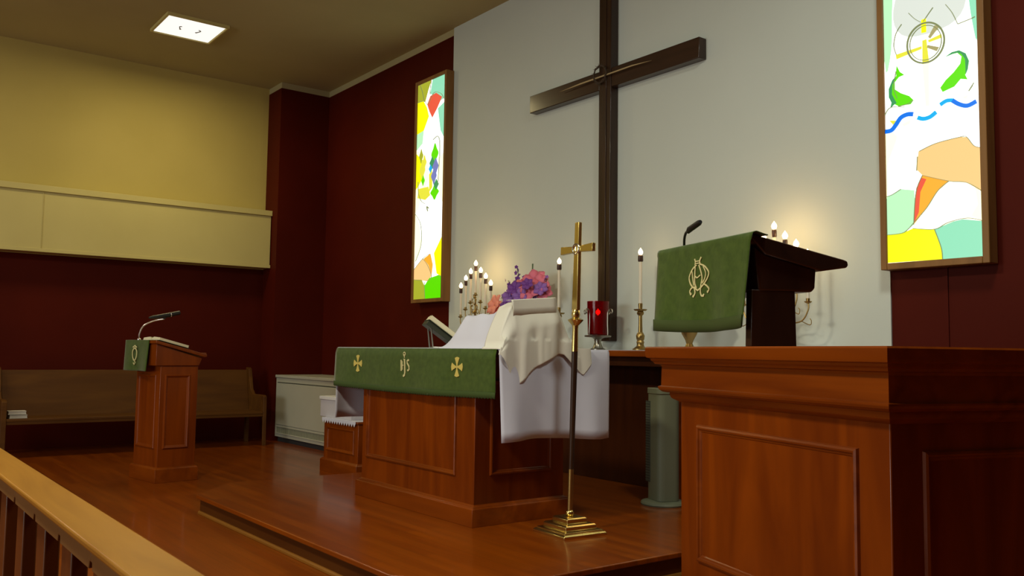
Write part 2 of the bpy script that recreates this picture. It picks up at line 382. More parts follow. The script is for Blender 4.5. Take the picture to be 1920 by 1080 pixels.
    for q in (((1658, 443), (1690, 440), (1703, 432), (1716, 418), (1740, 392), (1762, 360), (1783, 343)), ((1754, 434), (1766, 470), (1768, 493)),
              ((1712, 431), (1754, 434), (1780, 422), (1815, 415), (1843, 421)), ((1733, 328), (1783, 343), (1815, 348), (1843, 366)),
              ((1733, 328), (1720, 360), (1714, 424)), ((1728, 280), (1760, 268), (1805, 261), (1817, 262), (1830, 280), (1843, 285)),
              ((1658, 366), (1672, 362), (1690, 352)), ((1724, 290), (1722, 318))):
        ln.append(('line', P(*q), .0028))
    for q in (((185, 470), (165, 570), (165, 620), (190, 700)), ((240, 80), (190, 150), (170, 250), (190, 330)), ((300, 0), (350, 60), (400, 100)), ((500, 0), (450, 60), (420, 100)),
              ((600, 0), (650, 80), (690, 180)), ((80, 830), (130, 770), (250, 780)), ((800, 670), (760, 730), (790, 690)), ((200, 770), (280, 760), (325, 735)), ((690, 180), (790, 160), (820, 150))):
        ln.append(('line', a(*q), .0028))
    arts(f, t, 'white', ps, ln)
def art_left(f, t):
    def q(p):
        tt = (945-p[1])/885; xl = 60+25*tt; wdt = 103+(2*tt)
        return ((p[0]-xl)/wdt*.56, tt*2.395+((p[0]-xl)/wdt)*-.03*tt)
    P = lambda *a: [q(p) for p in a]
    g = lambda *a: P(*[(64+(x-20)/4.55, 368+y/4.55) for x, y in a])   # detail trace
    ps = [('olive', [(0, 2.395), (0, 2.2), (.16, 2.18), (.22, 2.30), (.28, 2.395)]), ('aqua', [(.30, 2.395), (.26, 2.25), (.34, 2.2), (.44, 2.12), (.56, 2.14), (.56, 2.395)]),
          ('yel', [(0, 2.2), (.12, 2.2), (.20, 2.1), (.24, 2.0), (.14, 1.86), (0, 1.84)], 0), ('pgreen', [(0, 1.84), (.14, 1.86), (.12, 1.72), (0, 1.66)]),
          ('red', [(.20, 2.14), (.26, 2.22), (.38, 2.23), (.50, 2.16), (.40, 2.05), (.31, 1.97), (.25, 2.05)]),
          ('aqua', [(.42, 2.05), (.56, 2.1), (.56, 1.7), (.48, 1.8)]),
          ('pyel', [(0, 1.66), (.14, 1.60), (.24, 1.48), (.26, 1.30), (.12, 1.12), (.06, 1.0), (0, .95)], 0), ('yel', [(0, 1.62), (.14, 1.52), (.16, 1.35), (.05, 1.25), (0, 1.22)]),
          ('pyel', [(.44, 1.50), (.56, 1.55), (.56, 1.0), (.48, 1.1)]), ('pyel', [(0, .95), (.1, .80), (.14, .6), (.03, .42), (0, .4)]),
          ('orr', [(.20, .44), (.33, .48), (.38, .36), (.36, .24), (.24, .20)]), ('org', [(0, .33), (.18, .44), (.30, .36), (.36, .24), (.28, .19), (0, .22)]),
          ('yel', [(.40, .48), (.56, .66), (.56, .22), (.46, .26)]),
          ('olive', [(0, .22), (.16, .21), (.22, .14), (.24, 0), (0, 0)]), ('green', [(.24, 0), (.22, .14), (.32, .22), (.50, .24), (.56, .22), (.56, 0)]),
          ('gold', [(.04, 1.12), (.20, 1.08), (.30, 1.12), (.26, 1.22), (.06, 1.22)]), ('gold', [(.28, 1.16), (.34, 1.2), (.33, 1.4), (.27, 1.35)])]
    for (cx, cy, sx, sy, c) in ((.13, 1.42, .05, .10, 'gold'), (.10, 1.58, .035, .07, 'olive'), (.17, 1.50, .035, .07, 'gold'), (.15, 1.30, .03, .05, 'green'),
                                (.38, 1.56, .06, .10, 'green'), (.33, 1.47, .045, .06, 'dgreen'), (.40, 1.42, .05, .08, 'violet'), (.37, 1.32, .045, .08, 'violet'),
                                (.39, 1.14, .07, .07, 'green'), (.42, 1.22, .04, .05, 'dgreen'), (.30, 1.41, .03, .04, 'sky')):
        ps.append((c, [(cx+sx*cos(k*pi/4)*(1+.18*(-1)**k), cy+sy*sin(k*pi/4)*(1+.18*(-1)**k)) for k in range(8)], 1))
    ln = [('line', [(.0, 2.2), (.14, 2.19), (.22, 2.14), (.34, 2.24), (.48, 2.2), (.54, 2.13)], .0035), ('line', [(.28, 2.39), (.26, 2.25), (.30, 2.22)], .0035),
          ('line', [(0, .33), (.18, .44), (.33, .48)], .0035), ('line', [(.18, .44), (.28, .36), (.36, .24), (.28, .19), (0, .22)], .0035), ('line', [(.22, .18), (.24, 0)], .0035),
          ('line', [(.36, .24), (.50, .24), (.56, .22)], .0035), ('line', [(.34, 1.72), (.44, 1.74), (.48, 1.62), (.46, 1.30), (.44, 1.2)], .006),
          ('line', [(.05, 1.3), (.06, 1.18), (.12, 1.08), (.20, 1.04)], .005), ('line', [(.14, 2.19), (.10, 2.3), (.05, 2.39)], .003), ('line', [(.26, .95), (.24, 1.0), (.28, .98)], .012),
          ('line', [(.0, .95), (.12, .82), (.14, .6), (.03, .42)], .003)]
    arts(f, t, 'white', ps, ln)
light_box(-8.41, 'tall narrow lit glass box on maroon wall, left of the white wall', art_left)
light_box(-2.89, 'tall lit glass box with green fish and blue waves, above the big pulpit', art_right)

# ================================================================== WALL CROSS
t = thing('wall_cross', 'large dark wooden cross mounted on the pale grey wall', 'cross', (-5.34, YW-.012, 1.257))
MB().box(-.072, .072, -.088, 0, 0, 3.36).build('post', WALN, t, bevel=.006)
for sx in (-1, 1):
    MB().box(min(sx*.072, sx*1.02), max(sx*.072, sx*1.02), -.082, 0, 2.122, 2.285).build('arm', WALNX, t, bevel=.006)
MB().box(-.022, .022, -.094, -.088, 0, 3.36).build('raised_strip', WALN, t, bevel=.003)
t = thing('thorn_crown', 'small dark twisted thorn crown hung where the wall cross arms meet', 'crown of thorns', (-5.37, 5.012, 3.50))
cr = MB()
for k in range(3):
    cr.tube([(.075*cos(a)+.006*cos(5*a+k*2), -.012+.006*sin(7*a+k), .072*sin(a)+.006*sin(4*a+2*k)) for a in [2*pi*i/40 for i in range(41)]], .0045, 6)
cr.build('twisted_ring', THORN, t)
for k in range(16):
    a = 2*pi*k/16; th_ = MB(); th_.tube([(.072*cos(a), -.012, .07*sin(a)), (.100*cos(a+.12), -.02, .098*sin(a+.12))], [.003, .0006], 5)
    th_.build('thorn', THORN, t)
tag(MB().prism([(-5.90, 3.472), (-5.62, 3.486), (-5.0, 3.488), (-4.78, 3.470), (-5.0, 3.478), (-5.62, 3.474)], 5.005, 5.012, 'y').build('palm_strip', STRAW),
    'long thin pale strip laid across the arms of the wall cross', 'palm strip')

# ================================================================== RETABLE (long shelf against the back wall)
t = thing('retable', 'long wooden shelf table against the back wall holding the candles', 'shelf table', (-5.26, 4.93, ZS))
def L_(x): return x+5.26
MB().box(-2.2, 2.08, -.20, .186, 1.0, 1.047).build('top', WOODX, t, bevel=.006)
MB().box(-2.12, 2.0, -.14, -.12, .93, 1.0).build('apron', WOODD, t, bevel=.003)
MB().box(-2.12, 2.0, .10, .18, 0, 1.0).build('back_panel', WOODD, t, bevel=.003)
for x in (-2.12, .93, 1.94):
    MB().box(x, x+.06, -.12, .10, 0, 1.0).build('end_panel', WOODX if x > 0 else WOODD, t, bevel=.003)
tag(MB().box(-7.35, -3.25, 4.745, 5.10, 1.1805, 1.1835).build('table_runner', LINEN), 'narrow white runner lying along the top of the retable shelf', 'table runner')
ZR = 1.184

def make_candle(L, r=.011):
    t = thing('taper_candle', 'x', 'candle')
    MB().lathe([(r, 0), (r*.95, L*.5), (r*.9, L)], n=14).build('wax', WAX, t)
    MB().lathe([(r*1.25, L-.002), (r*1.5, L+.004), (r*1.45, L+.042), (r*.9, L+.050)], n=14).build('follower', DARKF, t)
    MB().lathe([(.002, L+.046), (.012, L+.053), (.0175, L+.066), (.0175, L+.074), (.013, L+.086), (.005, L+.096), (.0005, L+.104)], n=12).build('flame', FLAME, t)
    return t
def copy_tree(o, parent=None):
    c = o.copy(); COL.objects.link(c)
    if parent: c.parent = parent
    for ch in list(o.children): copy_tree(ch, c)
    return c
candle0 = make_candle(.215); used = [0]
def place_candle(src, x, y, z, label, group):
    o = copy_tree(src); o.location = (x, y, z); o['label'] = label; o['group'] = group; return o

def candlestick(x, y, label, clabel):
    t = thing('candlestick', label, 'candlestick', (x, y, ZR))
    MB().lathe([(.060, 0), (.060, .010), (.048, .016), (.030, .030), (.026, .045), (.030, .06), (.024, .075), (.030, .082), (.033, .11), (.026, .125), (.020, .135)], n=24).build('foot', BRASSD, t)
    MB().lathe([(.017, .13), (.015, .20), (.014, .262), (.024, .272), (.028, .285), (.020, .300)], n=20).build('column', BRASSD, t)
    MB().lathe([(.012, .298), (.042, .300), (.050, .308), (.052, .312), (.014, .312), (.016, .33), (.017, .355), (.010, .36)], n=24).build('drip_pan', BRASSD, t)
    c = make_candle(.325, .0135); c.location = (x, y, ZR+.355); c['label'] = clabel; c['group'] = 'single taper candles on the shelf'
candlestick(-5.73, 4.88, 'brass candlestick on the shelf behind the draped altar cloth, left of the wall cross', 'lit tall taper between the flowers and the brass processional cross')
candlestick(-4.77, 4.88, 'brass candlestick on the shelf between red lamp and green pulpit cloth', 'lit tall taper right of the wall cross, beside the green pulpit cloth')

def candelabrum(x, y, label, side):
    t = thing('candelabrum', label, 'candelabrum', (x, y, ZR))
    MB().lathe([(.085, 0), (.085, .012), (.06, .022), (.035, .04), (.02, .07), (.026, .10), (.014, .13)], n=24).build('foot', BRASSD, t)
    MB().lathe([(.012, .12), (.010, .22), (.022, .235), (.010, .25), (.010, .34), (.020, .355), (.009, .37), (.009, .50)], n=16).build('stem', BRASSD, t)
    lab = ['outermost on the left', 'second from the left', 'third from the left', 'tallest in the middle', 'third from the right', 'second from the right', 'outermost on the right']
    for k in range(-3, 4):
        zc = (.515, .443, .382, .312)[abs(k)]; xk = k*.083
        if k:
            s_ = 1 if k > 0 else -1
            pts = smooth_pts([(0, 0, .20+.03*(3-abs(k))), (xk*.35, 0, zc-.13), (xk*.8, 0, zc-.12), (xk, 0, zc-.05), (xk, 0, zc)], 6)
            MB().tube(pts, .0048, 8).torus((xk*.45, 0, zc-.085), .020, .0035, (0, 1, 0), 14, 6).tube(smooth_pts([(xk*.8, 0, zc-.12), (xk+s_*.012, 0, zc-.145), (xk+s_*.022, 0, zc-.12), (xk+s_*.012, 0, zc-.105)], 5), .003, 6).build('arm', BRASSD, t)
        MB().lathe([(.004, -.012), (.022, -.002), (.025, .004), (.012, .006), (.013, .022), (.010, .024)], (xk, 0, zc), 16).build('drip_cup', BRASSD, t)
        o = place_candle(candle0, x+xk, y, ZR+zc+.02, 'slim lit candle, %s on the seven-armed brass candelabrum %s' % (lab[k+3], side), 'seven candles of the candelabrum '+side)
    # fleur on the stem
    fl = MB()
    for s_ in (-1, 1):
        fl.tube(smooth_pts([(0, -.012, .34), (s_*.03, -.012, .36), (s_*.05, -.012, .40), (s_*.035, -.012, .42), (s_*.025, -.012, .405)], 6), .005, 8)
        fl.tube(smooth_pts([(0, -.012, .42), (s_*.02, -.012, .445), (s_*.032, -.012, .47), (s_*.02, -.012, .48)], 6), .004, 8)
    fl.ball((0, -.012, .50), .012, 12, 8, 0, 1.6)
    fl.build('scroll_ornament', BRASSD, t)
candelabrum(-6.955, 4.87, 'brass seven-armed candelabrum on the shelf near the left light box', 'at left')
candelabrum(-3.545, 4.87, 'brass seven-armed candelabrum on the shelf partly hidden behind the reading desk', 'behind the reading desk')
for ch in list(candle0.children): bpy.data.objects.remove(ch)
bpy.data.objects.remove(candle0)
def pl(name, loc, p, c, r=.03):
    l = bpy.data.lights.new(name, 'POINT'); l.energy = p; l.color = c; l.shadow_soft_size = r
    o = bpy.data.objects.new(name, l); COL.objects.link(o); o.location = loc
# the candles' own light
for x, p in ((-6.95, 1.9), (-3.545, 2.3), (-5.73, .35), (-4.77, .35)):
    pl('candle_light', (x, 4.86, 1.98 if p > 1 else 1.96), p, (1, .56, .20), .10)

# ---- flower arrangements
def blossom(mb, c, d, r, n=6, mi=0, cup=.35):
    d = Vector(d).normalized(); a = d.orthogonal().normalized(); b = d.cross(a); c = Vector(c)
    for k in range(n):
        an = 2*pi*k/n+random.random()*.3; u = a*cos(an)+b*sin(an); v = d.cross(u)
        rows = []
        for i, (s_, wd) in enumerate(((.05, .12), (.35, .36), (.7, .38), (1., .08))):
            ctr = c+u*r*s_+d*r*cup*(s_**.7)*(1 if i < 3 else .75)
            rows += [ctr-v*r*wd, ctr+d*r*.06, ctr+v*r*wd]
        mb.add(rows, [(i*3+j, i*3+j+1, i*3+j+4, i*3+j+3) for i in range(3) for j in range(2)], mi)
    mb.ball(c+d*r*.1, r*.15, 8, 5, mi)
def arrangement(x, y, label, seed, mirror=1, low=False):
    random.seed(seed)
    t = thing('flower_arrangement', label, 'flower arrangement', (x, y, ZR))
    MB().lathe([(.055, 0), (.058, .01), (.035, .022), (.022, .05), (.030, .075), (.055, .12), (.070, .17), (.066, .205), (.078, .225), (.080, .23), (.070, .228), (.06, .20)], n=28).build('vase', BRASSD, t)
    base = Vector((0, 0, .23))
    K = .55 if low else 1.
    def m(p): return Vector((p[0]*mirror*K, p[1], .23+(p[2]-.23)*(.8 if low else 1)))
    big = [(-.36, -.06, .345, PINK2, .10), (-.31, -.10, .40, PINK2, .11), (-.25, -.12, .36, PINK2, .09), (.10, -.05, .56, PINK, .11), (.17, -.03, .60, PINK, .11), (.23, -.02, .57, PINK, .095), (.18, -.10, .50, PINK, .10),
           (-.03, -.06, .55, PINK2, .08), (.06, -.10, .48, PINK, .09), (.26, .0, .49, PINK, .08), (-.10, -.10, .44, PURP2, .08), (.06, .05, .60, PINK, .08), (.04, -.02, .54, PURP2, .09), (-.02, -.15, .47, PURP2, .09), (.05, -.16, .53, PURP, .075), (.13, -.16, .46, PURP2, .075), (.20, -.14, .56, PURP, .06), (-.10, -.14, .39, PURP, .07), (.27, -.05, .52, PURP2, .07), (.12, -.12, .42, PURP, .07), (.0, -.1, .40, PINK, .07)]
    stems = MB()
    for i, (px, py, pz, mm, r_) in enumerate(big):
        p = m((px, py, pz))
        if low: p.z -= .05
        q = MB(); d = (p-base).normalized()*.8+Vector((.5, -1.2, .15)); blossom(q, p, d, r_, 6, 0)
        q.build('blossom', mm, t, solid=.0015)
        stems.tube([base+Vector((0, 0, -.03)), base*.5+p*.5+Vector((0, 0, .02)), p], .003, 6)
    # purple spikes
    for (tip, root) in (((-.085, -.04, .74), (-.05, -.03, .58)), ((-.20, -.05, .625), (-.14, -.04, .50)), ((.05, -.04, .64), (.06, -.03, .54)), ((.29, .0, .63), (.26, 0, .48)), ((-.22, -.1, .47), (-.10, -.06, .46)), ((.08, -.12, .44), (.14, -.1, .38)), ((.24, -.08, .48), (.20, -.08, .40)), ((-.06, -.12, .40), (.0, -.10, .36))):
        tip = m(tip); root = m(root)
        if low: tip.z -= .08
        q = MB()
        for k in range(7):
            f_ = k/6; p = root.lerp(tip, f_)+Vector((random.uniform(-.016, .016), random.uniform(-.016, .016), 0))
            blossom(q, p, (random.uniform(-1, 1), -1, random.uniform(-.3, 1)), .028*(1.15-.5*f_), 5, 0)
        q.build('flower_spike', PURP if tip.x*mirror < .2 else PURP2, t, solid=.001)
        stems.tube([base, root, tip], .003, 6)
    stems.build('stem', LEAFM, t)
    lf = MB()
    for k in range(16):
        a = random.uniform(0, 2*pi); rr = random.uniform(.12, .27); z = random.uniform(.22, .44); d = Vector((cos(a), sin(a)*.45, 0)); s_ = Vector((-sin(a), cos(a), 0))*.02
        c0 = base+d*.04; c1 = base+d*rr*.6+Vector((0, 0, (z-.23)*.8)); c2 = base+d*rr+Vector((0, 0, z-.26))
        lf.add([c0, c1-s_, c1+Vector((0, 0, .008)), c1+s_, c2], [(0, 1, 2), (0, 2, 3), (1, 4, 2), (2, 4, 3)])
    lf.tube([base, (.085*mirror, 0, .55), (.092*mirror, 0, .76 if not low else .55)], [.003, .003, .006], 6)
    lf.build('leaf', LEAFM, t, solid=.001)
arrangement(-6.21, 4.90, 'pink and purple flower arrangement behind the white-draped altar', 3)
arrangement(-4.30, 4.90, 'brass-footed flower vase showing just under the green pulpit cloth', 9, -1, True)

# ---- sanctuary lamp on the shelf
t = thing('sanctuary_lamp', 'red glass sanctuary lamp in a scrolled metal holder before the wall cross', 'sanctuary lamp', (-5.19, 4.83, ZR))
MB().lathe([(.060, 0), (.060, .008), (.045, .014), (.035, .03), (.026, .06), (.030, .085), (.045, .095), (.060, .100)], n=24).build('foot', PEWTER, t)
MB().lathe([(.06, .098), (.105, .102), (.108, .112), (.10, .116), (.02, .116)], n=28).build('tray', PEWTER, t)
MB().lathe([(.072, .118), (.080, .125), (.084, .26), (.088, .385), (.085, .385), (.080, .26), (.074, .13), (.001, .128)], n=32).build('red_glass_cylinder', RED, t)
cd_ = MB().lathe([(.038, .13), (.038, .27), (.004, .272)], n=18).build('inner_candle', emis('lit_red_wax', (.9, .06, .02), .04, (.6, .05, .03)), t)
MB().lathe([(.001, .274), (.010, .285), (.012, .297), (.006, .315), (.0005, .33)], n=12).build('flame', emis('lamp_flame', (1, .40, .12), 7), t)
for k in range(4):
    a = k*pi/2+.12; c_, s_ = cos(a), sin(a)
    pts = [(.100, .108), (.104, .14), (.100, .20), (.100, .28), (.106, .305), (.122, .322), (.142, .318), (.148, .300), (.138, .288), (.130, .296)]
    MB().tube(smooth_pts([(r_*c_, r_*s_, z) for r_, z in pts], 5), .0045, 8).build('scroll_bracket', PEWTER, t)
pl('sanctuary_flame_light', (-5.19, 4.83, ZR+.30), .12, (1, .2, .08), .02)

# ================================================================== ALTAR
AX0, AX1, AY0, AY1 = -5.70, -4.31, 3.03, 3.72
t = thing('altar', 'cherry wood altar with panelled front, under green and white cloths', 'altar', (-5.005, 3.375, ZS))
b = MB().box(AX0+5.005, AX1+5.005, AY0-3.375, AY1-3.375, .1, 1.0).build('body', WOODZ, t, bevel=.003)
MB().sqlathe([(.032, 0), (.032, .098), (.030, .104), (.022, .108), (.022, .113), (.010, .118), (.0, .124)], AX0+5.005, AX1+5.005, AY0-3.375, AY1-3.375).build('plinth', WOODX, t, bevel=.002, ang=20)
MB().box(-1.03, .955, -.358, .465, .985, 1.035).build('tabletop', WOODX, t, bevel=.005)
ALT_F = lambda a, b_, h: (a+5.005, AY0-3.375-h, b_-ZS)
MB().ring(-5.635, -4.50, .405, .99, MOLD, ALT_F).build('front_moulding', WOODX, t, ang=20)
ALT_S = lambda a, b_, h: (AX1+5.005+h, a-3.375, b_-ZS)
MB().ring(3.14, 3.62, .42, .99, MOLD, ALT_S).build('side_moulding', WOODZ, t, ang=20)
MB().ring(3.14, 3.62, .42, .99, MOLD, lambda a, b_, h: (AX0+5.005-h, a-3.375, b_-ZS)).build('side_moulding', WOODZ, t, ang=20)

# white cloth over the altar, hanging deep at both ends
def cloth_alt():
    mb = MB(); x0, x1 = -6.045, -4.035; zt = 1.1735
    path = [(x0-.010, .655)]+[(x0-.010, .655+(zt-.02-.655)*k/8) for k in range(1, 9)]+[(x0, zt)]+[(x0+(x1-x0)*k/20, zt) for k in range(1, 21)]+[(x1+.008, zt-.015)]+[(x1+.010, zt-.02-(zt-.02-.645)*k/9) for k in range(1, 10)]
    n = len(path)-1
    def fn(u, v):
        i = int(round(u*n)); x, z = path[i]; y = 2.989+.855*v
        drop = max(0, zt-z-.03)
        if x > x1: x += drop*(.05*sin(v*9+.6)+.03*sin(v*17))+.01*drop; y += drop*.02; z += .012*sin(v*5)*(drop > .4)
        if x < x0: x -= drop*(.05*sin(v*8)+.03*sin(v*15)); z += 0
        return (x, y, z)
    mb.grid(fn, n, 40)
    return mb
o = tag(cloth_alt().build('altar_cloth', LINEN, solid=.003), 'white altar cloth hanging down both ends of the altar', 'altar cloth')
# green frontal
def frontal():
    mb = MB(); path = [(3.02, 1.1765), (3.012, 1.1765), (3.006, 1.1765), (2.998, 1.1755), (2.988, 1.170), (2.984, 1.155)]+[(2.982, 1.155-.02*k) for k in range(1, 13)]
    n = len(path)-1
    def fn(u, v):
        i = int(round(v*n)); y, z = path[i]; x = -6.055+2.01*u; d = max(0, 1.15-z)
        return (x+.03*d*(u-.5), y-d*(.035*sin(u*21)+.05*sin(u*9+1))*.6-.004*(d > 0), z-d*.06*sin(u*3.0))
    mb.grid(fn, 60, n); return mb, fn
t = thing('altar_frontal', 'green altar frontal with gold crosses hanging over the altar front', 'altar frontal', (-5.05, 3.0, 1.17))
def loc(mb, o):
    mb.v = [(p[0]-o[0], p[1]-o[1], p[2]-o[2]) for p in mb.v]; return mb
mb, ffn = frontal(); loc(mb, (-5.05, 3.0, 1.17)).build('cloth', GREENC, t, solid=.003)
fr = MB(); fr.grid(lambda u, v: (lambda p: (p[0], p[1]-.002, p[2]+.012-.034*v+(.004*sin(u*420) if v > .9 else 0)))(ffn(u, 1)), 240, 2)
loc(fr, (-5.05, 3.0, 1.17)).build('fringe', GREENF, t, solid=.004)
def pattee(mb, cx, cz, r, f, h0=0, h1=.003, mi=0):
    for k in range(4):
        a = k*pi/2; pts = []
        for (p, q) in ((.06, 0), (.10, .07), (.30, .13), (.62, .26), (.92, .42), (1.0, .20), (1.04, 0)):
            pts.append((p, q))
        pts = pts+[(p, -q) for p, q in pts[-2:0:-1]]
        mb.plate([(cx+r*(p*cos(a)-q*sin(a)), cz+r*(p*sin(a)+q*cos(a))) for p, q in pts], f, h0, h1, mi)
    mb.plate([(cx+r*.16*cos(i*pi/4), cz+r*.16*sin(i*pi/4)) for i in range(8)], f, h0, h1, mi)
def frontf(a, b_, h):           # follows the frontal's hanging face
    u = (a+6.055)/2.01; d = max(0, 1.15-b_)
    return (a+5.05, 2.982-d*(.035*sin(u*21)+.05*sin(u*9+1))*.6-.004-.0035-h-3.0, b_-1.17)
for cx in (-5.69, -4.425):
    m_ = MB(); pattee(m_, cx, 1.062, .058, frontf, 0, .003); m_.build('gold_cross', GOLD, t, smooth=False)
ih = MB(); cx = -5.045
rb = lambda p, w_: ih.ribbon([(cx+a*.001, 1.06+b_*.001) for a, b_ in p], w_, frontf, 0, .003)
rb([(-44, 32), (-44, -34)], .012); rb([(-50, 32), (-36, 32)], .006); rb([(-50, -34), (-36, -34)], .006); rb([(-30, 28), (-30, -30)], .008)
rb([(-30, 0), (-14, 0)], .006); rb([(-12, 40), (4, 40)], .006); rb([(0, 40), (2, 0), (2, -46), (-4, -64), (-14, -70), (-22, -66)], .014)
rb([(56, 30), (46, 36), (34, 30), (34, 14), (46, 4), (56, -8), (56, -26), (46, -34), (34, -30)], .011); rb([(-2, 50), (-2, 72)], .008)
circ = [(-2+12*cos(i*pi/6), 84+12*sin(i*pi/6)) for i in range(12)]
ih.ribbon([(cx+a*.001, 1.06+b_*.001-.01) for a, b_ in circ], .006, frontf, 0, .003, True)
ih.build('gold_monogram', PGOLD, t, smooth=False)

# draped cloths over the communion ware standing at the altar's right half
def sm(a, b_, x):
    k = min(max((x-a)/(b_-a), 0), 1); return k*k*(3-2*k)
ZA = 1.1785
def lin(x, tab):
    for (a, va), (b_, vb) in zip(tab, tab[1:]):
        if x <= b_: return va+(vb-va)*max(0, min(1, (x-a)/(b_-a)))
    return tab[-1][1]
def cl01(x): return min(max(x, 0), 1)
def linen(u, v):
    x = -4.66+.53*u; y = 2.990+.634*v
    a = cl01((x+4.65-.05*(y-3.1))/.12); f_ = cl01((y-3.006)/.10); b_ = 1-sm(3.42, 3.60, y)
    e = (a**.8)*(f_**.75)*b_
    h = (.200+.05*sm(-4.25, -4.09, x))*e
    h += (.006*sin(x*34+y*10)+.005*sin(x*11-y*23))*e
    return (x, y, ZA+.002+max(0, h)-(.008 if v == 0 else 0))
tag(MB().grid(linen, 40, 40).build('linen_cloth', LINEN, solid=.003, ang=80), 'white linen, blue light tinted in, tented over vessels on the middle of the altar', 'cloth')
def creamf(u, v):                # u runs left-right and then down the right side, v front-back
    y = 2.986+.686*v
    env = (cl01((y-3.006)/.10)**.75)*(1-cl01((y-3.43)/.13))
    top = ZA+.004+.008*min(env*8, 1)+env*.262-(.012 if v == 0 else 0)
    if u < .3:
        x = -4.19+.135*(u/.3); k = u/.3
        return (x, y, top-env*.035*(1-k)-env*.012*(k > .95))
    k = (u-.3)/.7
    hem = lin(y, [(3.0, 1.14), (3.05, 1.07), (3.10, .975), (3.13, .966), (3.21, 1.04), (3.24, 1.06), (3.42, 1.146), (3.46, 1.142), (3.54, 1.07), (3.61, 1.02), (3.68, 1.10)])
    z0 = top-env*.012; z = z0+(hem-z0)*k
    wv = .013*sin(y*44+.4)*(1-sm(3.25, 3.34, y))+.008*sin(y*36)*sm(3.3, 3.4, y)
    x = -4.052+.036*sm(0, .4, k)+wv*sm(.25, .6, k)
    if z < 1.23: x = max(x, -4.014+.005*sin(y*40))
    return (x, y+.03*k*(y-3.35), z)
tag(MB().grid(creamf, 50, 80).build('cream_cloth', CLOTHC, solid=.003, ang=80), 'cream cloth draped over the altar right end with pointed hanging corners', 'cloth')
def topflap():
    mb = MB(); n = 20; vs = []
    rows = ((-.05, .004), (-.002, .004), (.003, .001), (.0045, -.045), (.006, -.088))
    for (o_, dz) in rows:
        for i in range(n+1):
            y = 3.085+.335*i/n
            zt = ZA+.272+.03*(y-3.085)/.335
            vs.append((-4.045+o_, y+(.012 if dz < -.04 and i == 0 else 0), zt+dz+(.003*sin(i*.9) if dz < -.06 else 0)))
    return mb.add(vs, [(j*(n+1)+i, j*(n+1)+i+1, (j+1)*(n+1)+i+1, (j+1)*(n+1)+i) for j in range(len(rows)-1) for i in range(n)])
tf = topflap().build('folded_top_layer', CLOTHC, solid=.003)
tf.parent = bpy.data.objects['cream_cloth']

# missal stand with an open book, left of the linen
t = thing('missal_stand', 'dark metal book stand on the left half of the altar', 'book stand', (-5.33, 3.43, 1.176), R(-24))
TL = R(-36)
def tilt(p):   # board plane: y toward reader (+y), low there
    x, y, z = p; return (x, y*cos(TL)-z*sin(TL), .125+y*sin(TL)+z*cos(TL))
def tb(mb): mb.v = [tilt(p) for p in mb.v]; return mb
tb(MB().box(-.11, .11, -.12, .13, -.035, 0)).build('board', BOOKC, t, bevel=.003)
tb(MB().box(-.11, .11, .13, .142, -.012, .03)).build('lip', PEWTER, t, bevel=.002)
for sx in (-.08, .08):
    MB().tube([tilt((sx, -.09, -.012)), (sx, -.06, .0)], .006, 8).tube([tilt((sx, .10, -.012)), (sx, .09, .004)], .006, 8).tube([(sx, -.06, .006), (sx, .09, .006)], .006, 8).build('leg', PEWTER, t)
def open_book(name, label, loc_, rz, tl, w_, h_, th_, lift, slide=0.):
    t = thing(name, label, 'book', loc_, rz)
    def T(p): x, y, z = p; return (x, y*cos(tl)-z*sin(tl), lift+y*sin(tl)+z*cos(tl))
    cv = MB(); cv.box(-w_-.008, w_+.008, -h_/2-.006, h_/2+.006, 0, .005); cv.v = [T(p) for p in cv.v]
    cv.build('cover', BOOKC, t, bevel=.002)
    for s_ in (-1, 1):
        def top(a): return .008+th_*(sin(min(a*4, 1)*pi/2)*(1-.35*a))
        n = 10; pts = [(0, .006)]+[(s_*w_*i/n, top(i/n)) for i in range(n+1)]+[(s_*w_, .006)]
        pg = MB().prism(pts, -h_/2, h_/2, 'y'); pg.v = [T(p) for p in pg.v]; pg.build('page_block', PAGE, t, ang=50)
    return t
open_book('open_book', 'thick open book on the stand at the altar, seen edge-on', (-5.33, 3.43, 1.176), R(-24), TL, .115, .23, .045, .127)

# ================================================================== PROCESSIONAL CROSS
t = thing('processional_cross', 'brass processional cross on a tall pole standing beside the altar', 'processional cross', (-3.862, 3.385, ZS), R(-4))
def lean(mb):
    mb.v = [(p[0]+max(0, p[2]-.10)*.036, p[1], p[2]) for p in mb.v]; return mb
MB().sqlathe([(.150, 0), (.150, .014), (.142, .022), (.135, .022), (.135, .030), (.112, .036), (.108, .036), (.108, .055), (.100, .062), (.072, .066), (.070, .066), (.070, .088), (.062, .095)], 0, .0001, 0, .0001).build('stepped_base', BRASS, t, bevel=.002, ang=20)
MB().ball((0, 0, .112), .026, 20, 12, 0, .85).build('knop', BRASS, t)
lean(MB().lathe([(.0155, .13), (.0155, .36)], n=18)).build('ferrule', BRASSD, t)
lean(MB().lathe([(.015, .36), (.017, .70), (.018, 1.03)], n=18)).build('pole', WALN, t)
lean(MB().lathe([(.019, 1.03), (.017, 1.16), (.019, 1.18), (.042, 1.205), (.046, 1.212), (.030, 1.220), (.020, 1.225), (.026, 1.24), (.022, 1.262), (.017, 1.272)], n=24)).build('socket', BRASS, t)
lean(MB().prism([(-.026, 1.268), (.026, 1.268), (.021, 1.585), (.019, 1.775), (-.019, 1.775), (-.021, 1.585)], -.012, .012, 'y')).build('shaft', BRASS, t, bevel=.003)
for s_ in (-1, 1):
    lean(MB().prism([(s_*.018, 1.602), (s_*.150, 1.596), (s_*.150, 1.644), (s_*.018, 1.636)], -.012, .012, 'y')).build('arm', BRASS, t, bevel=.003)
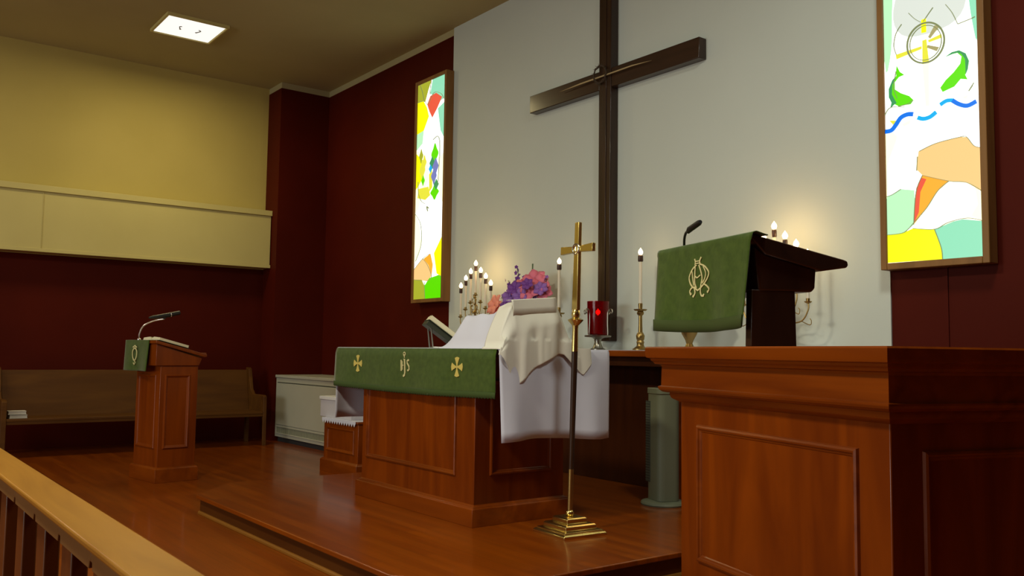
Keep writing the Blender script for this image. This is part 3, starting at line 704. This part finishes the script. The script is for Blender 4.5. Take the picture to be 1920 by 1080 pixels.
lean(MB().torus((0, -.014, 1.62), .028, .006, (0, 1, 0), 24, 8).tube([(0, -.014, 1.632), (0, -.014, 1.608)], .005, 8)).build('medallion', mat('silver', (.8, .78, .66), .25, 1.), t)

# ================================================================== PULPIT
PA = Vector((-2.53, 2.83)); PT = R(-17)
t = thing('pulpit', 'big cherry wood pulpit with panelled sides and moulded cap at right front', 'pulpit', (PA.x, PA.y, 0), PT)
PW, PD = 1.17, 1.05
MB().box(0, PW, 0, PD, .10, 1.0).build('body', WOODZ, t, bevel=.004)
MB().sqlathe([(.03, 0), (.03, .13), (.02, .145), (.008, .15), (0, .16)], 0, PW, 0, PD).build('plinth', WOODX, t, bevel=.002)
MB().sqlathe([(0, .955), (.022, .966), (.030, .972), (.034, .985), (.034, .992), (.056, .996), (.066, 1.004), (.070, 1.012), (.070, 1.018), (.060, 1.022), (.058, 1.10), (.062, 1.108), (.080, 1.112), (.084, 1.120), (.092, 1.126), (.094, 1.134), (.106, 1.138), (.110, 1.150), (.110, 1.178), (.106, 1.184)], 0, PW, 0, PD).build('cornice', WOODX, t, ang=20)
P_F = lambda a, b_, h: (a, -h, b_)
MB().ring(.13, 1.04, .33, .872, MOLD+[], P_F).build('front_moulding', WOODX, t, ang=20)
MB().ring(.12, PD-.12, .33, .873, MOLD, lambda a, b_, h: (PW+h, a, b_)).build('side_moulding', WOODZ, t, ang=20)
MB().ring(.12, PD-.12, .33, .873, MOLD, lambda a, b_, h: (-h, a, b_)).build('side_moulding', WOODZ, t, ang=20)

# reading desk standing on the pulpit
def loc3(u, v, z=0): return (PA.x+u*cos(PT)-v*sin(PT), PA.y+u*sin(PT)+v*cos(PT), z)
t = thing('reading_desk', 'dark walnut sloping reading desk on top of the big pulpit', 'reading desk', loc3(.22, 0, 1.193), PT)
u0, u1 = -.315, .335
MB().prism([(-.040, .402), (.375, .327), (.392, .322), (.396, .306), (.388, .296), (.27, .278), (.02, .33), (-.040, .385)], u0, u1, 'x').build('slope', WALNX, t, bevel=.005)
MB().prism([(-.02, .36), (.0, .195), (.235, .198), (.250, .212), (.256, .285), (.02, .334)], u0+.03, u1-.012, 'x').build('box', WALN, t, bevel=.008)
MB().prism([(-.035, -.009), (.165, -.009), (.16, .20), (-.03, .20)], u1-.052, u1-.014, 'x').build('post', WALN, t, bevel=.004)
t2 = thing('pulpit_fall', 'green cloth with gold monogram hanging from the big reading desk', 'pulpit cloth', loc3(.22, 0, 1.193), PT)
def fall(u, v):
    x = -.330+.680*u-(.01 if v > .3 else 0)*(u-.5); k = max(0, (v-.25)/.75)
    path = [(.02, .3985), (.005, .4015), (-.012, .406), (-.032, .4105), (-.046, .404)]
    if v <= .25: i = v/.25*4; a = int(min(i, 3)); f_ = i-a; y = path[a][0]*(1-f_)+path[a+1][0]*f_; z = path[a][1]*(1-f_)+path[a+1][1]*f_
    else:
        y = -.048-.012*k-.018*k*sin(u*7+.5)-.006*k*sin(u*19); z = .404-k*(.340+.012*sin(u*3.1))
        z += .012*(u < .02)*k*0
    return (x*(1+.0*k)-.02*k*(u > .9)*(u-.9)*10, y, z)
MB().grid(fall, 40, 44).build('cloth', GREENC, t2, solid=.003)
MB().grid(lambda u, v: (lambda p: (p[0], p[1]-.003, p[2]+.045-.049*v))(fall(u, 1)), 40, 2).build('hem_band', mat('olive_hem', (.040, .062, .008), .9), t2, solid=.004)
# alpha and omega style monogram traced from the cloth, 9 px per photo px
def mono():
    mb = MB()
    def q(p): return ((p[0]-585)/315*.122, (500-p[1])/680*.158)
    def f(a, b_, h):
        zz = .268+b_; uu = (a+.01+.330)/.68; k = (.404-zz)/.34
        return (a+.005, -.048-.012*k-.018*k*sin(uu*7+.5)-.006*k*sin(uu*19)-.003-h, zz)
    for pts, wd in ((((540, 290), (470, 360), (425, 470), (430, 560), (470, 650), (520, 690), (560, 730)), .006),
                    (((590, 275), (680, 330), (745, 440), (720, 530), (660, 620), (600, 690), (560, 730)), .006),
                    (((520, 290), (515, 440), (515, 600), (540, 690)), .006), (((580, 290), (610, 400), (630, 520), (610, 640), (600, 760), (620, 830), (655, 800)), .006),
                    (((650, 320), (690, 440), (670, 540), (630, 610)), .005), (((465, 380), (480, 500), (500, 640)), .005),
                    (((505, 180), (520, 230), (515, 285)), .005), (((620, 165), (595, 225), (600, 280)), .007), (((515, 225), (600, 225)), .004), (((515, 262), (600, 262)), .004),
                    (((520, 480), (550, 510), (600, 470)), .005),
                    (((540, 680), (480, 670), (440, 730), (455, 790)), .006), (((510, 690), (520, 770), (495, 830)), .006),
                    (((650, 620), (700, 660), (740, 720), (715, 770)), .006)):
        mb.ribbon([q(p) for p in smooth_pts(pts, 5)], wd, f, 0, .003)
    for c in ((495, 825), (640, 825), (715, 765), (455, 785)):
        a, b_ = q(c); mb.plate([(a+.005*cos(i*pi/4), b_+.005*sin(i*pi/4)) for i in range(8)], f, 0, .003)
    return mb
mono().build('gold_monogram', PGOLD, t2, smooth=False)
# gooseneck microphone on the reading desk
t = thing('gooseneck_microphone', 'black gooseneck microphone rising from the big reading desk', 'microphone', loc3(.22, 0, 1.193), PT)
gp = smooth_pts([(-.225, .02, .392), (-.218, .015, .415), (-.192, .0, .445), (-.160, -.012, .466), (-.125, -.018, .476)], 6)
MB().lathe([(.016, .395), (.016, .412), (.009, .416), (.007, .42)], (-.225, .02, -.006), 16).build('mount', BLACK, t)
MB().tube(gp, .0055, 8).build('gooseneck', BLACK, t)
MB().tube([(-.137, -.016, .468), (-.120, -.019, .476), (-.040, -.025, .492), (-.027, -.026, .495)], [.009, .013, .012, .008], 12).build('microphone_head', BLACK, t)

# ================================================================== LECTERN (left)
LA = Vector((-7.896, 2.233)); LT = R(8.5)
def locL(u, v, z=0): return (LA.x+u*cos(LT)-v*sin(LT), LA.y+u*sin(LT)+v*cos(LT), z)
t = thing('lectern', 'narrow cherry wood lectern with sloping top before the left pew', 'lectern', locL(-.26, .19), LT)
lx = lambda u: u+.26; ly = lambda v: v-.19
MB().box(lx(-.50), lx(-.02), ly(.02), ly(.36), .1, 1.0).build('body', WOODZ, t, bevel=.004)
MB().sqlathe([(.022, 0), (.022, .112), (.012, .124), (0, .13)], lx(-.50), lx(-.02), ly(.02), ly(.36)).build('plinth', WOODX, t, bevel=.002)
MB().ring(.058-.19, .29-.19, .285, .925, MOLD, lambda a, b_, h: (lx(-.02)+h, a, b_)).build('side_moulding', WOODZ, t, ang=20)
MB().ring(lx(-.46), lx(-.08), .285, .925, MOLD, lambda a, b_, h: (a, ly(.02)-h, b_)).build('front_moulding', WOODZ, t, ang=20)
MB().prism([(ly(-.03), 1.0), (ly(.36), 1.0), (ly(.385), 1.065), (ly(-.03), 1.19)], lx(-.52), lx(-.005), 'x').build('desk_box', WOODZ, t, bevel=.004)
MB().prism([(ly(-.045), 1.218), (ly(-.045), 1.192), (ly(.40), 1.075), (ly(.42), 1.08), (ly(.42), 1.100)], lx(-.55), lx(.02), 'x').build('slope', WOODX, t, bevel=.004)
MB().box(lx(-.54), lx(.01), ly(.405), ly(.418), 1.10, 1.115).build('book_lip', WOODX, t, bevel=.002)
sl = math.atan2(1.218-1.100, .465)
t2 = thing('lectern_fall', 'small green cloth with gold emblem hanging from the left lectern', 'lectern cloth', locL(-.26, .19), LT)
def lf_(u, v):
    x = lx(-.60)+.49*u
    if v < .2: k = v/.2; y = ly(.05-.095*k); z = 1.2245-(.05-.095*k+.045)*-.0+(-.26*(.05-.095*k+.045))+.0
    else: k = (v-.2)/.8; y = ly(-.050-.010*k-.012*k*sin(u*8)); z = 1.222-.272*k
    return (x, y, z)
MB().grid(lf_, 24, 24).build('cloth', GREENC, t2, solid=.003)
em = MB()
fe = lambda a, b_, h: (lx(-.36)+a, ly(-.0625)-.004-h, 1.10+b_)
em.ribbon([(-.04, .055), (0, .07), (.04, .055)], .012, fe); em.ribbon(smooth_pts([(0, .05), (.042, .02), (.036, -.03), (0, -.06), (-.036, -.03), (-.042, .02)], 5, True), .012, fe, 0, .003, True)
em.ribbon([(0, -.055), (.02, -.08), (0, -.095), (-.02, -.08)], .01, fe)
em.build('gold_emblem', PGOLD, t2, smooth=False)
ob = open_book('open_book', 'open book with yellowed pages lying on the left lectern slope', locL(-.20, .135, 1.1855-.0), LT, -sl, .165, .27, .030, -.002)
t = thing('lectern_microphone', 'black microphone on a pale curved neck at the left lectern', 'microphone', locL(-.26, .19), LT)
nk = smooth_pts([(lx(-.40), ly(.03-.045), 1.235), (lx(-.39), ly(-.02), 1.275), (lx(-.36), ly(0), 1.345), (lx(-.32), ly(.07), 1.392), (lx(-.30), ly(.16), 1.413)], 6)
MB().lathe([(.018, 1.214), (.018, 1.232), (.010, 1.238)], (lx(-.40), ly(-.015), 0), 16).build('mount', STEEL, t)
MB().tube(nk, .0075, 10).build('gooseneck', STEEL, t)
MB().tube([(lx(-.30), ly(.02), 1.418), (lx(-.30), ly(.06), 1.425), (lx(-.30), ly(.20), 1.450), (lx(-.30), ly(.30), 1.475)], [.008, .016, .021, .019], 14).tube([(lx(-.30), ly(.15), 1.412), (lx(-.30), ly(.19), 1.445)], .009, 10).build('microphone_head', BLACK, t)
MB().torus((lx(-.30), ly(.215), 1.455), .021, .003, (0, 1, .2), 18, 6).build('band', STEEL, t)

# ================================================================== PEW against the left wall
t = thing('pew', 'long brown wooden pew against the left wall', 'pew', (-10.7, 2.8, 0))
px_, py_ = lambda x: x+10.7, lambda y: y-2.8
MB().prism([(px_(-10.86), .40), (px_(-10.83), .40), (px_(-10.93), .895), (px_(-10.96), .895)], py_(1.44), py_(4.16), 'y').build('backrest', OAKY, t, bevel=.004)
MB().box(px_(-10.88), px_(-10.36), py_(1.44), py_(4.16), .375, .405).build('seat', OAKY, t, bevel=.006)
MB().box(px_(-10.385), px_(-10.365), py_(1.44), py_(4.16), .345, .375).build('seat_rail', OAKY, t, bevel=.003)
for ya, yb in ((1.39, 1.44), (4.16, 4.20)):
    pr = [(px_(-10.97), 0), (px_(-10.91), 0), (px_(-10.90), .30), (px_(-10.86), .345), (px_(-10.42), .345), (px_(-10.39), .30), (px_(-10.38), 0), (px_(-10.34), 0), (px_(-10.35), .10), (px_(-10.36), .58), (px_(-10.39), .60), (px_(-10.72), .60), (px_(-10.80), .66), (px_(-10.87), .90), (px_(-10.91), .925), (px_(-10.97), .925)]
    MB().prism(pr, py_(ya), py_(yb), 'y').build('end_panel', OAKY, t, bevel=.004)
for k, lb in enumerate(('lower white book of the pair stacked on the pew', 'upper white book of the pair stacked on the pew')):
    t = thing('hymn_book', lb, 'book', (-10.52+k*.004, 1.56-k*.008, .4055+k*.040), R(2-4*k), 'two books stacked on the pew')
    MB().box(-.075, .072, -.080, .080, .003, .032).build('page_block', mat('white_pages', (.6, .58, .52), .7), t)
    MB().box(-.078, .078, -.084, .084, 0, .003).box(-.078, .078, -.084, .084, .032, .035).box(-.078, -.075, -.084, .084, .003, .032).build('cover', mat('pale_cover', (.62, .60, .56), .6), t, bevel=.001)

# ================================================================== RADIATOR CABINET in the corner
t = thing('radiator_cabinet', 'low white metal radiator cabinet in the maroon corner', 'radiator cabinet', (-9.9, 4.80, 0))
rx = lambda x: x+9.9
X0, X1 = -10.82, -8.66; YF = 4.505-4.80; YB = YW-4.80-.002
MB().box(rx(X0)+.03, rx(X1)-.03, YF+.03, YB, .0, .06).build('plinth', mat('dark_kick', (.03, .03, .03), .6), t)
MB().box(rx(X0), rx(X1), YF, YB, .06, .80).build('cabinet_body', WHITEM, t, bevel=.004)
MB().box(rx(X0)-.004, rx(X1)+.01, YF-.015, YB, .80, .835).build('lid', WHITEM, t, bevel=.006)
MB().box(rx(X0)+.05, rx(X1)-.05, YF-.012, YF, .215, .725).build('front_panel', WHITEM, t, bevel=.003)
MB().box(rx(X0)+.05, rx(X1)-.05, YF-.004, YF, .735, .745).build('lid_groove', mat('shadow_groove', (.05, .05, .03), .8), t)
MB().box(rx(X0)+.05, rx(X1)-.05, YF-.010, YF, .185, .205).box(rx(X0)+.05, rx(X1)-.05, YF-.010, YF, .10, .112).build('grille_bar', WHITEM, t, bevel=.002)
gs = MB()
for k in range(90): gs.box(rx(X0)+.07+k*.0225, rx(X0)+.078+k*.0225, YF-.003, YF, .115, .183)
gs.build('grille', mat('olive_grille', (.16, .17, .10), .6), t)

# ================================================================== SMALL SIDE CABINET with lace and white box
t = thing('side_cabinet', 'small cherry side cabinet on the floor behind the altar', 'side cabinet', (-7.6, 4.0, 0))
MB().box(-.35, .35, -.19, .19, .10, .485).build('body', WOODZ, t, bevel=.004)
MB().sqlathe([(.025, 0), (.025, .11), (.01, .125), (0, .13)], -.35, .35, -.19, .19).build('plinth', WOODX, t, bevel=.002)
MB().ring(-.29, .29, .20, .43, MOLD, lambda a, b_, h: (a, -.19-h, b_)).build('front_moulding', WOODX, t, ang=20)
MB().box(-.365, .365, -.205, .205, .485, .505).build('tabletop', WOODX, t, bevel=.004)
lc = MB(); lc.box(-.36, .33, -.209, .20, .506, .509)
for k in range(14):
    xa = -.36+k*.0493; lc.add([(xa, -.2085, .508), (xa+.0493, -.2085, .508), (xa+.0493, -.2085, .488), (xa+.0247, -.2085, .458), (xa, -.2085, .488),
                               (xa, -.2115, .508), (xa+.0493, -.2115, .508), (xa+.0493, -.2115, .488), (xa+.0247, -.2115, .458), (xa, -.2115, .488)],
                              [(0, 1, 2, 3, 4), (9, 8, 7, 6, 5), (0, 5, 6, 1), (1, 6, 7, 2), (2, 7, 8, 3), (3, 8, 9, 4), (4, 9, 5, 0)])
lc.v = [(p[0]-7.6, p[1]+4.0, p[2]) for p in lc.v]
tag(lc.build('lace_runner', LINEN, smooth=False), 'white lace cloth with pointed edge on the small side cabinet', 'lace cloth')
t = thing('white_box', 'plain white lidded box standing on the small side cabinet', 'box', (-7.60, 3.99, .509))
PALE = mat('pale_card', (.55, .53, .56), .5)
MB().box(-.49, .16, -.16, .15, 0, .165).build('box_body', PALE, t, bevel=.004)
MB().box(-.50, .17, -.17, .16, .165, .198).build('lid', mat('white_card', (.72, .71, .70), .5), t, bevel=.004)

# ================================================================== TOWER FAN
t = thing('tower_fan', 'grey-green tower fan standing beside the big pulpit', 'tower fan', (-4.235, 4.56, ZS), R(-18))
MB().lathe([(.150, 0), (.155, .010), (.150, .022), (.125, .030), (.07, .034)], n=36).build('base', FANG, t)
def rr(w_, d_, r_, n=5):
    out = []
    for cx, cy, a0 in ((w_-r_, d_-r_, 0), (-w_+r_, d_-r_, pi/2), (-w_+r_, -d_+r_, pi), (w_-r_, -d_+r_, 3*pi/2)):
        for i in range(n+1): a = a0+i*pi/2/n; out.append((cx+r_*cos(a), cy+r_*sin(a)))
    return out
MB().prism(rr(.098, .085, .05), .034, .75).build('column', FANG, t, ang=50)
MB().prism(rr(.102, .09, .05), .75, .79).build('top_cap', FANG, t, ang=50, bevel=.004)
MB().box(-.05, .02, -.04, .04, .79, .796).build('control_panel', BLACK, t, bevel=.002)
g_ = MB().box(-.092, -.03, -.0875, -.083, .15, .70)
g_.build('grille_panel', FAND, t)
sl_ = MB()
for k in range(30): sl_.box(-.090, -.032, -.0895, -.0873, .16+k*.018, .166+k*.018)
sl_.build('grille_slat', mat('grille_green', (.09, .11, .08), .5), t)

# ================================================================== ALTAR RAIL (near left)
t = thing('altar_rail', 'light oak altar rail with closely set balusters in the left foreground', 'railing', (-3.3, .495, 0))
ax = lambda x: x+3.3
MB().box(ax(-5.6), ax(-.9), -.060, .052, .734, .750).build('handrail', OAKX, t, bevel=.005)
pitch_ = .325
xs = [-5.27+pitch_*k for k in range(14)]
RAILD = wood('rail_cherry', (.075, .018, .001), (.120, .032, .002), 'z', .45, .15)
BLK = wood('rail_block_oak', (.15, .070, .016), (.20, .10, .028), 'x', .5, .1)
for i, x in enumerate(xs):
    MB().box(ax(x)-.055, ax(x)+.055, -.028, .010, .10, .734).build('baluster', RAILD, t, bevel=.004)
    if i < len(xs)-1:
        a, b_ = ax(x)+.0, ax(x+pitch_)
        MB().prism([(a, .734), (a, .706), (a+.012, .704), (a+.016, .688), (b_-.016, .688), (b_-.012, .704), (b_, .706), (b_, .734)], -.046, -.0285, 'y').build('fillet', BLK, t, bevel=.002)
MB().box(ax(-5.6), ax(-.9), -.045, .045, .04, .10).build('bottom_rail', OAKX, t, bevel=.004)
for x in (-5.55, -.95):
    MB().box(ax(x)-.045, ax(x)+.045, -.045, .045, 0, .734).build('end_post', RAILD, t, bevel=.004)

# ================================================================== sub-parts: fittings hang under the part they belong to
bpy.context.view_layer.update()
SUB = {'front_moulding': 'body', 'side_moulding': 'body', 'fringe': 'cloth', 'hem_band': 'cloth', 'gold_cross': 'cloth', 'gold_monogram': 'cloth', 'gold_emblem': 'cloth',
       'thorn': 'twisted_ring', 'grille_slat': 'grille_panel', 'latch_mark': 'diffuser', 'raised_strip': 'post', 'band': 'microphone_head', 'book_lip': 'slope', 'lip': 'board',
       'lid_groove': 'cabinet_body', 'grille_bar': 'grille', 'medallion': 'shaft', 'control_panel': 'top_cap', 'follower': 'wax'}
for root in [o for o in bpy.data.objects if o.type == 'EMPTY' and not o.parent]:
    kids = list(root.children)
    for c in kids:
        want = SUB.get(c.name.split('.')[0])
        par = next((k for k in kids if want and k.name.split('.')[0] == want), None)
        if par: c.parent = par
    arms = [k for k in kids if k.name.split('.')[0] == 'arm']; cups = [k for k in kids if k.name.split('.')[0] == 'drip_cup']
    if cups and arms:
        def cx(o): return sum(v.co.x for v in o.data.vertices)/len(o.data.vertices)
        for c in cups:
            x = cx(c)
            if abs(x) < .02:
                c.parent = next(k for k in kids if k.name.split('.')[0] == 'stem')
            else:
                c.parent = min(arms, key=lambda a: abs(max((v.co.x for v in a.data.vertices), key=abs)-x))
